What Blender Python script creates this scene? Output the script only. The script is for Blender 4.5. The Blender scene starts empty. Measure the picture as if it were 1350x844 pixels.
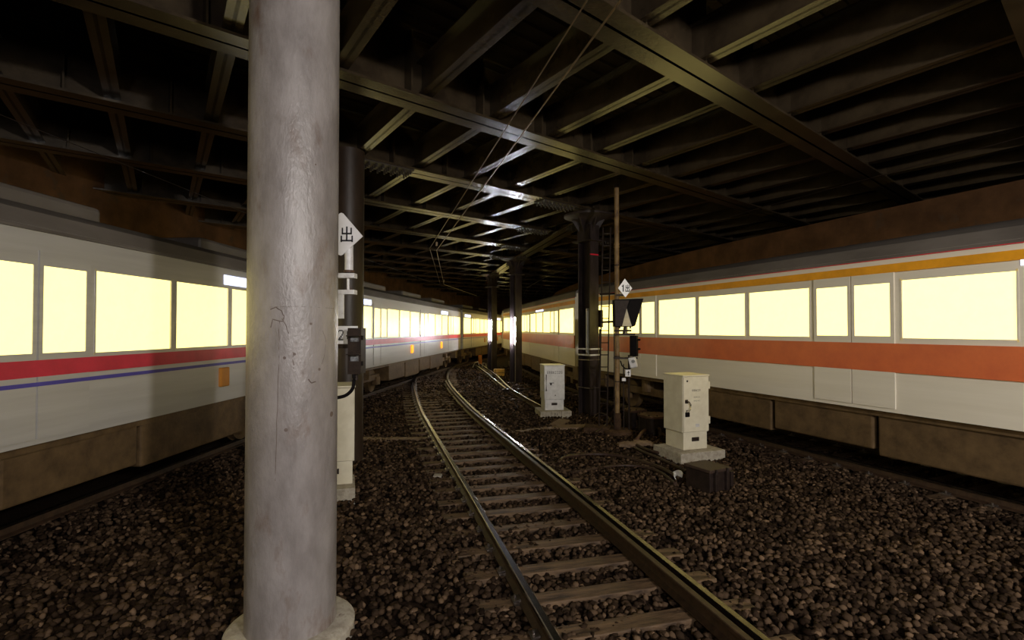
import bpy, bmesh, math, random
import numpy as np
from mathutils import Vector, Matrix

random.seed(7); rng = np.random.default_rng(7)
scene = bpy.context.scene
COL = scene.collection

# ------------------------------------------------------------------ camera
F = 683.0; W, H = 1350.0, 844.0; EYE = 2.3            # focal length in pixels of the 1350x844 frame; eye above rail head
PITCH = math.atan(12.0 / F)
cd = bpy.data.cameras.new('camera'); cam = bpy.data.objects.new('camera', cd); COL.objects.link(cam)
cd.sensor_width = 36.0; cd.lens = F / W * 36.0; cd.clip_start = 0.05; cd.clip_end = 300
cam.location = (0, 0, EYE); cam.rotation_euler = (math.pi / 2 + PITCH, 0, 0)
scene.camera = cam

# ------------------------------------------------------------------ world, exposure, big lights
w = bpy.data.worlds.new('world'); scene.world = w; w.use_nodes = True
w.node_tree.nodes['Background'].inputs[0].default_value = (0, 0, 0, 1)
w.node_tree.nodes['Background'].inputs[1].default_value = 0.0
vs = scene.view_settings
vs.view_transform = 'Standard'; vs.look = 'None'; vs.exposure = 0.0; vs.gamma = 1.0; vs.use_curve_mapping = False
WIN_L, WIN_R, TUBE, PLATFORM, FLOOD = 1.0, 1.0, 300.0, 300.0, 700.0  # brightness of train windows, column tubes, platform lamps

# ------------------------------------------------------------------ pixel helpers (a pixel gives a direction only)
FW = Vector((0, math.cos(PITCH), math.sin(PITCH))); UP = Vector((0, -math.sin(PITCH), math.cos(PITCH)))
def ray(px, py): return FW + Vector((1, 0, 0)) * ((px - W / 2) / F) + UP * ((H / 2 - py) / F)
def gp(px, py, z=0.0):                                  # where the pixel's ray meets the level z
    r = ray(px, py); t = (z - EYE) / r.z; return Vector((r.x * t, r.y * t, z))
def dp(px, py, d):                                      # where the ray is d metres ahead
    r = ray(px, py); t = d / r.y; return Vector((r.x * t, d, EYE + r.z * t))

# ------------------------------------------------------------------ materials
def mat(name, c1, c2=None, scale=6.0, rough=0.6, metal=0.0, bump=0.0, bscale=None, emit=None, estr=0.0,
        stretch=(1, 1, 1), rough2=None, contrast=(0.35, 0.65), c3=None, c3scale=3.0, c3range=(0.6, 0.68), spec=0.5, attr=None):
    m = bpy.data.materials.new(name); m.use_nodes = True
    nt = m.node_tree; N = nt.nodes; L = nt.links; b = N['Principled BSDF']
    b.inputs['Roughness'].default_value = rough; b.inputs['Metallic'].default_value = metal
    b.inputs['Specular IOR Level'].default_value = spec
    tc = N.new('ShaderNodeTexCoord'); mp = N.new('ShaderNodeMapping'); mp.inputs['Scale'].default_value = stretch
    L.new(tc.outputs['Object'], mp.inputs[0])
    def noise(s, det=5.0):
        n = N.new('ShaderNodeTexNoise'); n.inputs['Scale'].default_value = s; n.inputs['Detail'].default_value = det
        n.inputs['Roughness'].default_value = 0.62
        L.new(mp.outputs[0], n.inputs['Vector']); return n
    c2 = c2 or tuple(x * 0.8 for x in c1)
    n1 = noise(scale)
    rp = N.new('ShaderNodeValToRGB'); rp.color_ramp.elements[0].position, rp.color_ramp.elements[1].position = contrast
    rp.color_ramp.elements[0].color = (*c2, 1); rp.color_ramp.elements[1].color = (*c1, 1)
    if attr:
        at = N.new('ShaderNodeAttribute'); at.attribute_name = attr
        L.new(at.outputs['Fac'], rp.inputs[0])
    else: L.new(n1.outputs['Fac'], rp.inputs[0])
    out = rp.outputs[0]
    if c3:
        n3 = noise(c3scale, 8.0)
        r3 = N.new('ShaderNodeValToRGB'); r3.color_ramp.elements[0].position, r3.color_ramp.elements[1].position = c3range
        L.new(n3.outputs['Fac'], r3.inputs[0])
        mx = N.new('ShaderNodeMixRGB'); mx.inputs[2].default_value = (*c3, 1)
        L.new(r3.outputs[0], mx.inputs[0]); L.new(out, mx.inputs[1]); out = mx.outputs[0]
    L.new(out, b.inputs['Base Color'])
    if bump:
        nb = noise(bscale or scale * 4, 6.0); bp = N.new('ShaderNodeBump'); bp.inputs['Strength'].default_value = bump
        bp.inputs['Distance'].default_value = 0.02
        L.new(nb.outputs['Fac'], bp.inputs['Height']); L.new(bp.outputs[0], b.inputs['Normal'])
    if emit:
        b.inputs['Emission Color'].default_value = (*emit, 1); b.inputs['Emission Strength'].default_value = estr
    return m

M = {}
M['ballast'] = mat('ballast_ground', (0.036, 0.020, 0.011), (0.008, 0.0045, 0.003), 26, 0.9, 0, 1.0, 34, contrast=(0.3, 0.75), spec=0.1)
M['stone'] = mat('ballast_stone', (0.17, 0.108, 0.066), (0.010, 0.0052, 0.0028), 6, 0.85, 0, 0.3, 60, contrast=(0.05, 1.0), attr='tone', spec=0.08)
M['rail'] = mat('rail_steel', (0.065, 0.036, 0.02), (0.028, 0.015, 0.009), 14, 0.5, 0.2, 0.12, 40)
M['railhead'] = mat('polished_rail_head', (0.26, 0.235, 0.23), (0.15, 0.13, 0.125), 10, 0.26, 1.0)
M['sleeper'] = mat('sleeper_wood', (0.15, 0.092, 0.05), (0.03, 0.017, 0.010), 3, 0.6, 0, 0.5, 16, stretch=(1, 6, 4), spec=0.3)
M['clip'] = mat('rail_clip_steel', (0.42, 0.38, 0.36), (0.2, 0.16, 0.13), 20, 0.3, 0.9)
M['colconc'] = mat('column_grey_paint', (0.27, 0.245, 0.24), (0.175, 0.155, 0.15), 5, 0.32, 0, 0.35, 38, stretch=(1, 1, 0.45),
                   c3=(0.12, 0.075, 0.055), c3scale=4.2, c3range=(0.57, 0.74))
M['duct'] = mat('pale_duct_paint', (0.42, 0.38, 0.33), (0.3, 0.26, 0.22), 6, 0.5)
M['stain'] = mat('brown_stain', (0.13, 0.095, 0.08), (0.08, 0.055, 0.045), 30, 0.6)
M['steel'] = mat('dark_column_steel', (0.045, 0.032, 0.030), (0.022, 0.015, 0.014), 5, 0.5, 0, 0.15, 30, stretch=(1, 1, 0.4), spec=0.3)
M['steelround'] = mat('dark_brown_column_paint', (0.038, 0.023, 0.017), (0.02, 0.012, 0.009), 4, 0.45, 0, 0.15, 20, stretch=(1, 1, 0.4))
M['girder'] = mat('girder_paint', (0.050, 0.036, 0.021), (0.026, 0.018, 0.011), 2.5, 0.24, 0.0, 0.12, 25, c3=(0.03, 0.02, 0.014), c3scale=1.6, c3range=(0.58, 0.7))
M['deck'] = mat('ceiling_deck', (0.030, 0.022, 0.016), (0.016, 0.012, 0.009), 1.2, 0.85, 0, 0.2, 12, spec=0.05)
M['bolt'] = mat('bolt_steel', (0.05, 0.04, 0.035), None, 20, 0.5, 0.3)
M['cream'] = mat('cream_cabinet_paint', (0.70, 0.655, 0.53), (0.61, 0.56, 0.44), 5, 0.42, 0, 0.03, 60, c3=(0.52, 0.44, 0.32), c3scale=3.5, c3range=(0.66, 0.78))
M['grey_cab'] = mat('silver_cabinet_paint', (0.70, 0.69, 0.70), (0.56, 0.55, 0.56), 7, 0.36, 0.15, 0.03, 60, c3=(0.42, 0.37, 0.32), c3scale=4, c3range=(0.64, 0.8))
M['conc'] = mat('plinth_concrete', (0.46, 0.42, 0.35), (0.26, 0.225, 0.18), 9, 0.85, 0, 0.5, 40, c3=(0.14, 0.10, 0.075), c3scale=9, c3range=(0.58, 0.7))
M['concdark'] = mat('soiled_concrete', (0.085, 0.05, 0.03), (0.035, 0.02, 0.012), 8, 0.85, 0, 0.5, 30, spec=0.1)
M['board'] = mat('trough_board', (0.22, 0.145, 0.085), (0.09, 0.055, 0.032), 7, 0.75, 0, 0.4, 30, stretch=(1, 4, 1))
M['black'] = mat('black_paint', (0.009, 0.007, 0.008), (0.005, 0.004, 0.005), 12, 0.6, spec=0.06)
M['ink'] = mat('black_lettering', (0.012, 0.012, 0.02), None, 12, 0.5)
M['dark_iron'] = mat('dark_iron', (0.030, 0.019, 0.015), (0.015, 0.009, 0.008), 10, 0.55, 0.2, 0.2, 40, spec=0.25)
M['rust_iron'] = mat('rusty_iron_lid', (0.12, 0.058, 0.034), (0.06, 0.03, 0.02), 10, 0.6, 0.1, 0.3, 30)
M['box_lid'] = mat('brown_black_lid', (0.055, 0.034, 0.026), (0.03, 0.018, 0.014), 10, 0.55, 0, 0.2, 40, spec=.25)
M['hose'] = mat('cable_rubber', (0.05, 0.028, 0.02), (0.022, 0.012, 0.009), 12, 0.45, spec=0.25)
M['white'] = mat('white_enamel', (0.74, 0.73, 0.77), (0.68, 0.67, 0.71), 9, 0.3)
M['whitepost'] = mat('white_post_paint', (0.72, 0.72, 0.75), (0.52, 0.50, 0.52), 9, 0.4, c3=(0.3, 0.2, 0.16), c3scale=14, c3range=(0.64, 0.74))
M['tanpost'] = mat('tan_mast_paint', (0.28, 0.18, 0.075), (0.11, 0.06, 0.024), 7, 0.6, 0, 0.3, 40, stretch=(1, 1, 0.5), c3=(0.07, 0.035, 0.02), c3scale=6, c3range=(0.56, 0.66))
M['chrome'] = mat('chrome', (0.75, 0.74, 0.72), None, 10, 0.15, 1.0)
M['glass_dark'] = mat('signal_glass', (0.30, 0.31, 0.32), (0.10, 0.10, 0.11), 40, 0.12)
M['cream_plate'] = mat('pale_signal_plate', (0.62, 0.55, 0.36), (0.5, 0.44, 0.3), 8, 0.5)
M['yellow'] = mat('yellow_box_paint', (0.72, 0.42, 0.06), (0.5, 0.28, 0.05), 8, 0.5)
M['orange'] = mat('orange_box_paint', (0.85, 0.26, 0.03), (0.62, 0.18, 0.02), 6, 0.5)
M['paper'] = mat('white_paper', (0.82, 0.80, 0.76), None, 10, 0.7)
M['wall'] = mat('brown_concrete_wall', (0.095, 0.048, 0.024), (0.05, 0.026, 0.014), 1.4, 0.85, 0, 0.4, 10, c3=(0.055, 0.035, 0.024), c3scale=2.2, c3range=(0.58, 0.66), spec=0.05)
M['wire'] = mat('overhead_wire', (0.30, 0.22, 0.16), None, 10, 0.35, 0.8)
M['insul'] = mat('porcelain', (0.45, 0.36, 0.28), None, 10, 0.25)
M['tube_on'] = mat('lit_fluorescent_tube', (0.9, 0.9, 0.9), None, 5, 0.4, emit=(0.90, 0.92, 1.0), estr=TUBE)
M['tube_off'] = mat('unlit_fluorescent_tube', (0.86, 0.86, 0.88), None, 5, 0.3)
M['tube_platform'] = mat('platform_tube', (0.9, 0.9, 0.9), None, 5, 0.4, emit=(1.0, 0.96, 0.92), estr=20.0)
M['reflector'] = mat('lamp_white_enamel', (0.80, 0.80, 0.82), None, 5, 0.4)
# trains
M['silver'] = mat('train_silver_side', (0.60, 0.585, 0.57), (0.52, 0.505, 0.49), 2.0, 0.34, 0.25, stretch=(0.15, 1, 3))
M['traincream'] = mat('train_cream_side', (0.80, 0.74, 0.62), (0.74, 0.68, 0.56), 2.0, 0.3, stretch=(0.15, 1, 3))
M['roof'] = mat('train_roof_grey', (0.16, 0.14, 0.125), (0.10, 0.085, 0.075), 2.0, 0.5, stretch=(0.3, 1, 1))
M['under'] = mat('underframe_grime', (0.15, 0.095, 0.045), (0.08, 0.05, 0.025), 4, 0.55, 0.1, 0.2, 20, spec=0.2)
M['red'] = mat('red_belt_paint', (0.72, 0.035, 0.075), None, 3, 0.3)
M['blue'] = mat('blue_line_paint', (0.10, 0.08, 0.42), None, 3, 0.3)
M['orangered'] = mat('orange_red_belt_paint', (0.72, 0.165, 0.055), (0.62, 0.13, 0.05), 3, 0.3)
M['orangeline'] = mat('orange_line_paint', (0.92, 0.40, 0.02), None, 3, 0.3)
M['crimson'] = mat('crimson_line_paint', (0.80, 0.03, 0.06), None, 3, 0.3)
M['winL'] = mat('lit_window_warm', (0.4, 0.38, 0.3), None, 5, 0.25, emit=(2.1, 1.72, 0.56), estr=WIN_L)
M['winR'] = mat('lit_window_cream', (0.4, 0.38, 0.3), None, 5, 0.25, emit=(2.5, 2.05, 0.60), estr=WIN_R)
M['display'] = mat('lit_destination_display', (0.9, 0.9, 0.9), None, 5, 0.3, emit=(0.75, 0.85, 1.25), estr=1.6)
M['lampamber'] = mat('amber_side_lamp', (0.9, 0.4, 0.05), None, 5, 0.3, emit=(1.0, 0.33, 0.01), estr=1.6)
M['lampamber_off'] = mat('amber_side_lamp_unlit', (0.55, 0.22, 0.03), None, 5, 0.3)
M['rubber'] = mat('gangway_rubber', (0.03, 0.03, 0.03), None, 5, 0.7)

# ------------------------------------------------------------------ mesh helpers
class MB:
    def __init__(s): s.v = []; s.f = []; s.mi = []
    def add(s, vs, fs, mi=0):
        o = len(s.v); s.v += [tuple(p) for p in vs]; s.f += [[i + o for i in f] for f in fs]; s.mi += [mi] * len(fs); return s
    def obox(s, c, ax, ay, az, mi=0):                  # centre and three half vectors
        c, ax, ay, az = map(Vector, (c, ax, ay, az))
        p = [c + sx * ax + sy * ay + sz * az for sz in (-1, 1) for sy in (-1, 1) for sx in (-1, 1)]
        return s.add(p, [(0, 2, 3, 1), (4, 5, 7, 6), (0, 1, 5, 4), (2, 6, 7, 3), (0, 4, 6, 2), (1, 3, 7, 5)], mi)
    def box(s, x0, x1, y0, y1, z0, z1, mi=0):
        return s.obox(((x0 + x1) / 2, (y0 + y1) / 2, (z0 + z1) / 2), ((x1 - x0) / 2, 0, 0), (0, (y1 - y0) / 2, 0), (0, 0, (z1 - z0) / 2), mi)
    def cyl(s, p0, p1, r, n=12, r2=None, mi=0):
        p0, p1 = Vector(p0), Vector(p1); a = (p1 - p0).normalized(); r2 = r if r2 is None else r2
        u = a.orthogonal().normalized(); q = a.cross(u)
        vs = []
        for c, rr in ((p0, r), (p1, r2)):
            for i in range(n):
                t = 2 * math.pi * i / n; vs.append(c + rr * (math.cos(t) * u + math.sin(t) * q))
        fs = [(i, (i + 1) % n, n + (i + 1) % n, n + i) for i in range(n)] + [tuple(reversed(range(n))), tuple(range(n, 2 * n))]
        return s.add(vs, fs, mi)
    def lathe(s, prof, c=(0, 0, 0), n=24, mi=0):       # (r, z) from bottom to top
        vs = []; fs = []
        for r, z in prof:
            for i in range(n):
                t = 2 * math.pi * i / n; vs.append((c[0] + r * math.cos(t), c[1] + r * math.sin(t), c[2] + z))
        for k in range(len(prof) - 1):
            for i in range(n): fs.append((k * n + i, k * n + (i + 1) % n, (k + 1) * n + (i + 1) % n, (k + 1) * n + i))
        fs += [tuple(reversed(range(n))), tuple(range((len(prof) - 1) * n, len(prof) * n))]
        return s.add(vs, fs, mi)
    def tube(s, pts, r, n=8, mi=0):
        pts = [Vector(p) for p in pts]; vs = []; fs = []; m = len(pts)
        for k, p in enumerate(pts):
            t = (pts[min(k + 1, m - 1)] - pts[max(k - 1, 0)]).normalized()
            u = t.cross(Vector((0, 0, 1)))
            if u.length < 1e-3: u = t.cross(Vector((1, 0, 0)))
            u.normalize(); q = u.cross(t)
            for i in range(n):
                a = 2 * math.pi * i / n; vs.append(p + r * (math.cos(a) * u + math.sin(a) * q))
        for k in range(m - 1):
            for i in range(n): fs.append((k * n + i, k * n + (i + 1) % n, (k + 1) * n + (i + 1) % n, (k + 1) * n + i))
        fs += [tuple(reversed(range(n))), tuple(range((m - 1) * n, m * n))]
        return s.add(vs, fs, mi)
    def sweep(s, path, prof, mis=None):                # closed profile (lateral, z) along level path of (x, y)
        m = len(path); n = len(prof); vs = []; fs = []; base = len(s.f)
        for k, p in enumerate(path):
            a = Vector(path[min(k + 1, m - 1)]) - Vector(path[max(k - 1, 0)]); a = a.normalized(); nx, ny = a.y, -a.x
            for o, z in prof: vs.append((p[0] + nx * o, p[1] + ny * o, z))
        mi = []
        for k in range(m - 1):
            for i in range(n):
                fs.append((k * n + i, k * n + (i + 1) % n, (k + 1) * n + (i + 1) % n, (k + 1) * n + i)); mi.append(mis[i] if mis else 0)
        fs += [tuple(reversed(range(n))), tuple(range((m - 1) * n, m * n))]; mi += [0, 0]
        s.add(vs, fs); s.mi[base:] = mi
        return s
    def prism(s, poly, off):                           # polygon in 3-D pushed along a vector
        n = len(poly); off = Vector(off); vs = [Vector(p) for p in poly] + [Vector(p) + off for p in poly]
        fs = [tuple(range(n)), tuple(reversed(range(n, 2 * n)))] + [((i + 1) % n, i, n + i, n + (i + 1) % n) for i in range(n)]
        return s.add(vs, fs)
    def mesh(s, name, mats, smooth=False, bevel=0.0):
        me = bpy.data.meshes.new(name); me.from_pydata(s.v, [], s.f)
        for m_ in (mats if isinstance(mats, (list, tuple)) else [mats]): me.materials.append(M[m_] if isinstance(m_, str) else m_)
        me.polygons.foreach_set('material_index', s.mi)
        bm = bmesh.new(); bm.from_mesh(me); bmesh.ops.recalc_face_normals(bm, faces=bm.faces)
        if bevel:
            es = [e for e in bm.edges if len(e.link_faces) == 2 and e.calc_face_angle(0) > 0.6]
            bmesh.ops.bevel(bm, geom=es, offset=bevel, segments=2, affect='EDGES', profile=0.5, clamp_overlap=True)
        bm.to_mesh(me); bm.free()
        if smooth: me.polygons.foreach_set('use_smooth', [True] * len(me.polygons))
        if smooth and hasattr(me, 'set_sharp_from_angle'): me.set_sharp_from_angle(angle=0.7)
        me.update(); return me
    def build(s, name, mats, parent=None, smooth=False, bevel=0.0, loc=None, rz=0.0):
        return link(name, s.mesh(name, mats, smooth, bevel), parent, loc, rz)

def link(name, me, parent=None, loc=None, rz=0.0):
    o = bpy.data.objects.new(name, me); COL.objects.link(o); o.parent = parent
    if loc is not None: o.location = loc
    o.rotation_euler[2] = rz
    return o
def tag(o, label=None, cat=None, group=None, kind=None):
    if label: o['label'] = label
    if cat: o['category'] = cat
    if group: o['group'] = group
    if kind: o['kind'] = kind
    return o
def thing(name, loc, rz, label, cat, group=None):
    return tag(link(name, None, None, loc, rz), label, cat, group)
def kids(o): return [c for c in bpy.data.objects if c.parent == o]
CH = {}
def copy_tree(o, parent=None):
    c = o.copy(); COL.objects.link(c); c.parent = parent
    for ch in CH.get(o.name, []): copy_tree(ch, c)
    return c
def index_children():
    CH.clear()
    for o in bpy.data.objects:
        if o.parent: CH.setdefault(o.parent.name, []).append(o)

# strokes of a character in a unit cell (x right, y up): list of bars (x0, y0, x1, y1)
G_OUT = [(.44, .06, .56, 1.0), (.10, .50, .21, .92), (.79, .50, .90, .92), (.10, .48, .90, .59), (.02, -.02, .13, .40), (.87, -.02, .98, .40), (.02, .02, .98, .13)]
G_OUTB = [(.42, .05, .58, 1.0), (.06, .48, .22, .92), (.78, .48, .94, .92), (.06, .46, .94, .60), (.0, -.02, .16, .40), (.84, -.02, 1.0, .40), (.0, -.02, 1.0, .13)]
G_1 = [(.42, 0, .68, 1.0), (.2, .70, .5, .86)]
G_2 = [(.1, 0, .9, .12), (.1, .78, .22, .9), (.2, .88, .8, 1.0), (.78, .6, .92, .9), (.62, .44, .82, .62), (.42, .28, .66, .46), (.22, .14, .46, .3), (.1, .1, .28, .18)]
G_0 = [(.08, .12, .22, .88), (.78, .12, .92, .88), (.2, .88, .8, 1.0), (.2, 0, .8, .12)]
G_BOX = [(.1, .05, .2, .95), (.8, .05, .9, .95), (.1, .85, .9, .95), (.1, .05, .9, .15), (.1, .45, .9, .55)]
G_TREE = [(.44, 0, .56, 1), (.05, .62, .95, .74), (.1, .1, .3, .3), (.7, .1, .9, .3), (.25, .3, .75, .4)]
G_GATE = [(.08, 0, .2, 1), (.8, 0, .92, 1), (.08, .88, .45, 1), (.55, .88, .92, 1), (.08, .6, .4, .7), (.6, .6, .92, .7), (.36, .1, .64, .45)]
G_WORK = [(.1, .86, .9, .98), (.44, .0, .56, .98), (.02, 0, .98, .12)]
G_ARROW = [(.42, 0, .58, .75), (.2, .5, .8, .66), (.32, .66, .68, .82), (.42, .8, .58, 1.0), (.3, 0, .7, .1)]
def glyphs(mb, text, c, right, up, nrm, size, gap=0.15, th=0.002, aspect=0.9):
    c, right, up, nrm = Vector(c), Vector(right).normalized(), Vector(up).normalized(), Vector(nrm).normalized()
    n = len(text); cw = size * aspect; wtot = n * cw + (n - 1) * gap * size
    for k, g in enumerate(text):
        x0 = -wtot / 2 + k * (cw + gap * size)
        for a, b, d, e in g:
            p = c + right * (x0 + (a + d) / 2 * cw) + up * (((b + e) / 2 - .5) * size) + nrm * th / 2
            mb.obox(p, right * (d - a) / 2 * cw, up * (e - b) / 2 * size, nrm * th / 2)
    return mb

# ------------------------------------------------------------------ track centre lines
def catmull(P, step=0.25):
    P = [Vector(p) for p in P]; P = [2 * P[0] - P[1]] + P + [2 * P[-1] - P[-2]]; out = []
    for i in range(1, len(P) - 2):
        a, b, c, d = P[i - 1:i + 3]; n = max(2, int((c - b).length / step))
        for k in range(n):
            t = k / n
            out.append(0.5 * ((2 * b) + (c - a) * t + (2 * a - 5 * b + 4 * c - d) * t * t + (3 * b - a - 3 * c + d) * t ** 3))
    out.append(P[-2]); return out
class Curve:
    def __init__(s, P):
        s.p = catmull([(x, y) for x, y in P]); s.s = [0.0]
        for a, b in zip(s.p, s.p[1:]): s.s.append(s.s[-1] + (b - a).length)
        s.len = s.s[-1]; s.xs = np.array([q.x for q in s.p]); s.ys = np.array([q.y for q in s.p]); s.ss = np.array(s.s)
    def at(s, t): return Vector((float(np.interp(t, s.ss, s.xs)), float(np.interp(t, s.ss, s.ys))))
    def tan(s, t): return (s.at(t + .3) - s.at(t - .3)).normalized()
    def s_of_y(s, y): return float(np.interp(y, s.ys, s.ss))
    def x_of_y(s, y): return float(np.interp(y, s.ys, s.xs))
    def off(s, t, o): a = s.tan(t); p = s.at(t); return (p.x + a.y * o, p.y - a.x * o)
    def path(s, y0, y1, o, step=0.5):
        a, b = s.s_of_y(y0), s.s_of_y(y1); n = max(2, int((b - a) / step)); return [s.off(a + (b - a) * k / n, o) for k in range(n + 1)]
MAIN = Curve([(4.6, -9), (2.15, 0), (1.08, 4), (.06, 7.85), (-1.12, 12.2), (-1.99, 15.55), (-3.13, 20.7), (-3.86, 24.9), (-4.3, 29), (-4.42, 32), (-4.32, 35), (-3.5, 42), (-2.2, 50), (-.2, 58)])
LEFT = Curve([(-7.0, -14), (-6.9, 0), (-6.55, 10), (-6.0, 18.7), (-5.45, 25), (-4.95, 30), (-4.32, 35), (-3.4, 42), (-2.0, 50), (0, 58)])
RIGHT = Curve([(14.6, -10), (10.5, 0), (8.8, 4), (7.12, 8.2), (5.62, 12.2), (4.27, 16.2), (3.24, 20.2), (2.22, 25.2), (1.4, 31), (.9, 38), (1.2, 46), (2.4, 54), (4.0, 60)])

# ================================================================== the setting
fl = MB(); fl.box(-16, 20, -14, 62, -0.6, -0.225); floor = tag(fl.build('floor', 'ballast'), kind='structure')
SB = -0.15                                             # top of the sleepers

def ballast_stones():
    ico = bmesh.new(); bmesh.ops.create_icosphere(ico, subdivisions=1, radius=1.0)
    bv = np.array([v.co[:] for v in ico.verts]); bf = np.array([[v.index for v in f.verts] for f in ico.faces]); ico.free()
    pts = []
    def scat(y0, y1, den, x0f, x1f):
        A = (y1 - y0) * 26; n = int(A * den)
        y = rng.uniform(y0, y1, n); x = rng.uniform(-13, 13, n)
        k = (x > -y * 1.02 - .6) & (x < y * 1.02 + .6) & (x > -5.9) & (x < 9.5)
        pts.append(np.stack([x[k], y[k]], 1))
    scat(3.2, 10, 330, 0, 0); scat(10, 15, 230, 0, 0); scat(15, 23, 105, 0, 0); scat(23, 34, 40, 0, 0)
    P = np.concatenate(pts); n = len(P)
    sc = rng.uniform(0.022, 0.042, n)[:, None] * rng.uniform(0.7, 1.25, (n, 3)); sc[:, 2] *= 0.8
    big = P[:, 1] > 15; sc[big] *= 1.5
    a = rng.uniform(0, 6.28, n); ca, sa = np.cos(a), np.sin(a)
    V = bv[None] * (1 + rng.uniform(-.28, .28, (n, len(bv), 1))) * sc[:, None, :]
    x = V[..., 0] * ca[:, None] - V[..., 1] * sa[:, None] + P[:, 0, None]
    y = V[..., 0] * sa[:, None] + V[..., 1] * ca[:, None] + P[:, 1, None]
    hump = 0.018 * np.sin(P[:, 0] * 1.7 + P[:, 1] * .6) + 0.012 * np.sin(P[:, 1] * 2.3 - P[:, 0])
    z = V[..., 2] + (-0.177 + rng.uniform(-.014, .014, n) + hump)[:, None]
    me = bpy.data.meshes.new('ballast'); nv = n * len(bv); nf = n * len(bf)
    me.vertices.add(nv); me.vertices.foreach_set('co', np.stack([x, y, z], -1).reshape(-1).astype(np.float32))
    idx = (bf[None] + (np.arange(n) * len(bv))[:, None, None]).reshape(-1).astype(np.int32)
    me.loops.add(nf * 3); me.loops.foreach_set('vertex_index', idx)
    me.polygons.add(nf); me.polygons.foreach_set('loop_start', np.arange(0, nf * 3, 3, dtype=np.int32))
    me.update(calc_edges=True)
    tone = np.clip(rng.beta(1.3, 4.5, n), 0, 1); pale = rng.random(n) < .035; tone[pale] = rng.uniform(.6, 1, pale.sum())
    at = me.attributes.new('tone', 'FLOAT', 'POINT'); at.data.foreach_set('value', np.repeat(tone, len(bv)).astype(np.float32))
    me.materials.append(M['stone']); me.validate()
    tag(link('ballast_stones', me, floor), 'loose dark brown crushed stone ballast spread around the tracks', kind='stuff')
ballast_stones()

# ceiling: deck, skewed girder grid, all parts of the ceiling
GA = math.radians(34); GU = math.radians(40); U = Vector((math.cos(GU), math.sin(GU), 0)); NV = Vector((math.cos(GA), math.sin(GA), 0)); V = Vector((-math.sin(GA), math.cos(GA), 0)); ZB = 5.6
ce = MB(); ce.box(-20, 24, -14, 64, 6.55, 6.8); ceiling = tag(ce.build('ceiling', 'deck'), kind='structure')
INTER = [-11.0, -7.1, -3.2, .7, 4.7, 8.7, 12.65, 16.6, 20.7, 24.2, 27.4, 30.5, 33.6, 36.8, 40, 43.4, 47, 51, 55]
def girder(mb, p0, p1, wid, z0, z1, fl=0.035):
    p0, p1 = Vector(p0), Vector(p1); c = (p0 + p1) / 2; a = (p1 - p0) / 2; n = a.normalized().cross(Vector((0, 0, 1)))
    mb.obox((c.x, c.y, z0 + fl / 2), a, n * wid / 2, (0, 0, fl / 2))
    mb.obox((c.x, c.y, (z0 + z1) / 2), a, n * 0.02, (0, 0, (z1 - z0) / 2))
    mb.obox((c.x, c.y, z1 - fl / 2), a, n * wid / 2, (0, 0, fl / 2))
    return n
for c in INTER:
    mb = MB(); p0 = Vector((0, c, 0)) - U * 17; p1 = Vector((0, c, 0)) + U * 20
    n = girder(mb, p0, p1, 0.50, ZB, 6.56)
    for k in range(-12, 16):                          # web stiffeners
        q = Vector((0, c, 0)) + U * (k * 1.26 + .5)
        mb.obox((q.x, q.y, 6.08), U * .012, n * .22, (0, 0, .45))
    mb.build('girder', 'girder', ceiling)
bay_mesh = {}
for a, b in zip(INTER, INTER[1:]):
    perp = (b - a) / (math.cos(GA) + math.tan(GU) * math.sin(GA)) - 0.06
    if round(perp, 2) not in bay_mesh:
        mb = MB(); girder(mb, (0, 0, 0), (0, perp, 0), 0.20, ZB + .09, 6.2, .025); bay_mesh[round(perp, 2)] = mb.mesh('beam', 'girder')
    for k in range(-9, 14):
        q = Vector((0, a, 0)); q = q + U * ((4.4 + 1.26 * k - q.dot(NV)) / U.dot(NV)) + V * 0.03
        if abs(q.x) > q.y * 1.15 + 5 or q.y < -2: continue
        link('beam', bay_mesh[round(perp, 2)], ceiling, q, GA)
# corrugations of the deck
mb = MB()
for k in range(-60, 130):
    q = Vector((0, 18, 0)) + V * (k * .3 - 10)
    if -6 < q.y < 50: mb.obox((q.x, q.y, 6.53), U * 18, V * .06, (0, 0, .03))
tag(mb.build('deck_rib', 'deck', ceiling), kind='stuff')

# walls
def wallstrip(name, curve, y0, y1, o0, o1, z1, m_='wall'):
    mb = MB(); path = curve.path(y0, y1, 0, 1.5); ps = sorted([o0, o1])
    mb.sweep(path, [(ps[0], -.5), (ps[1], -.5), (ps[1], z1), (ps[0], z1)])
    return tag(mb.build(name, m_), kind='structure')
wr = wallstrip('wall_right', RIGHT, -9.5, 60, 2.35, 2.85, 5.0)
wl = wallstrip('wall_left', LEFT, -13.5, 57, -3.9, -3.4, 6.6)
mb = MB(); mb.box(-16, 20, 61.5, 62, -.5, 6.6); tag(mb.build('wall_far', 'wall'), kind='structure')

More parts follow.
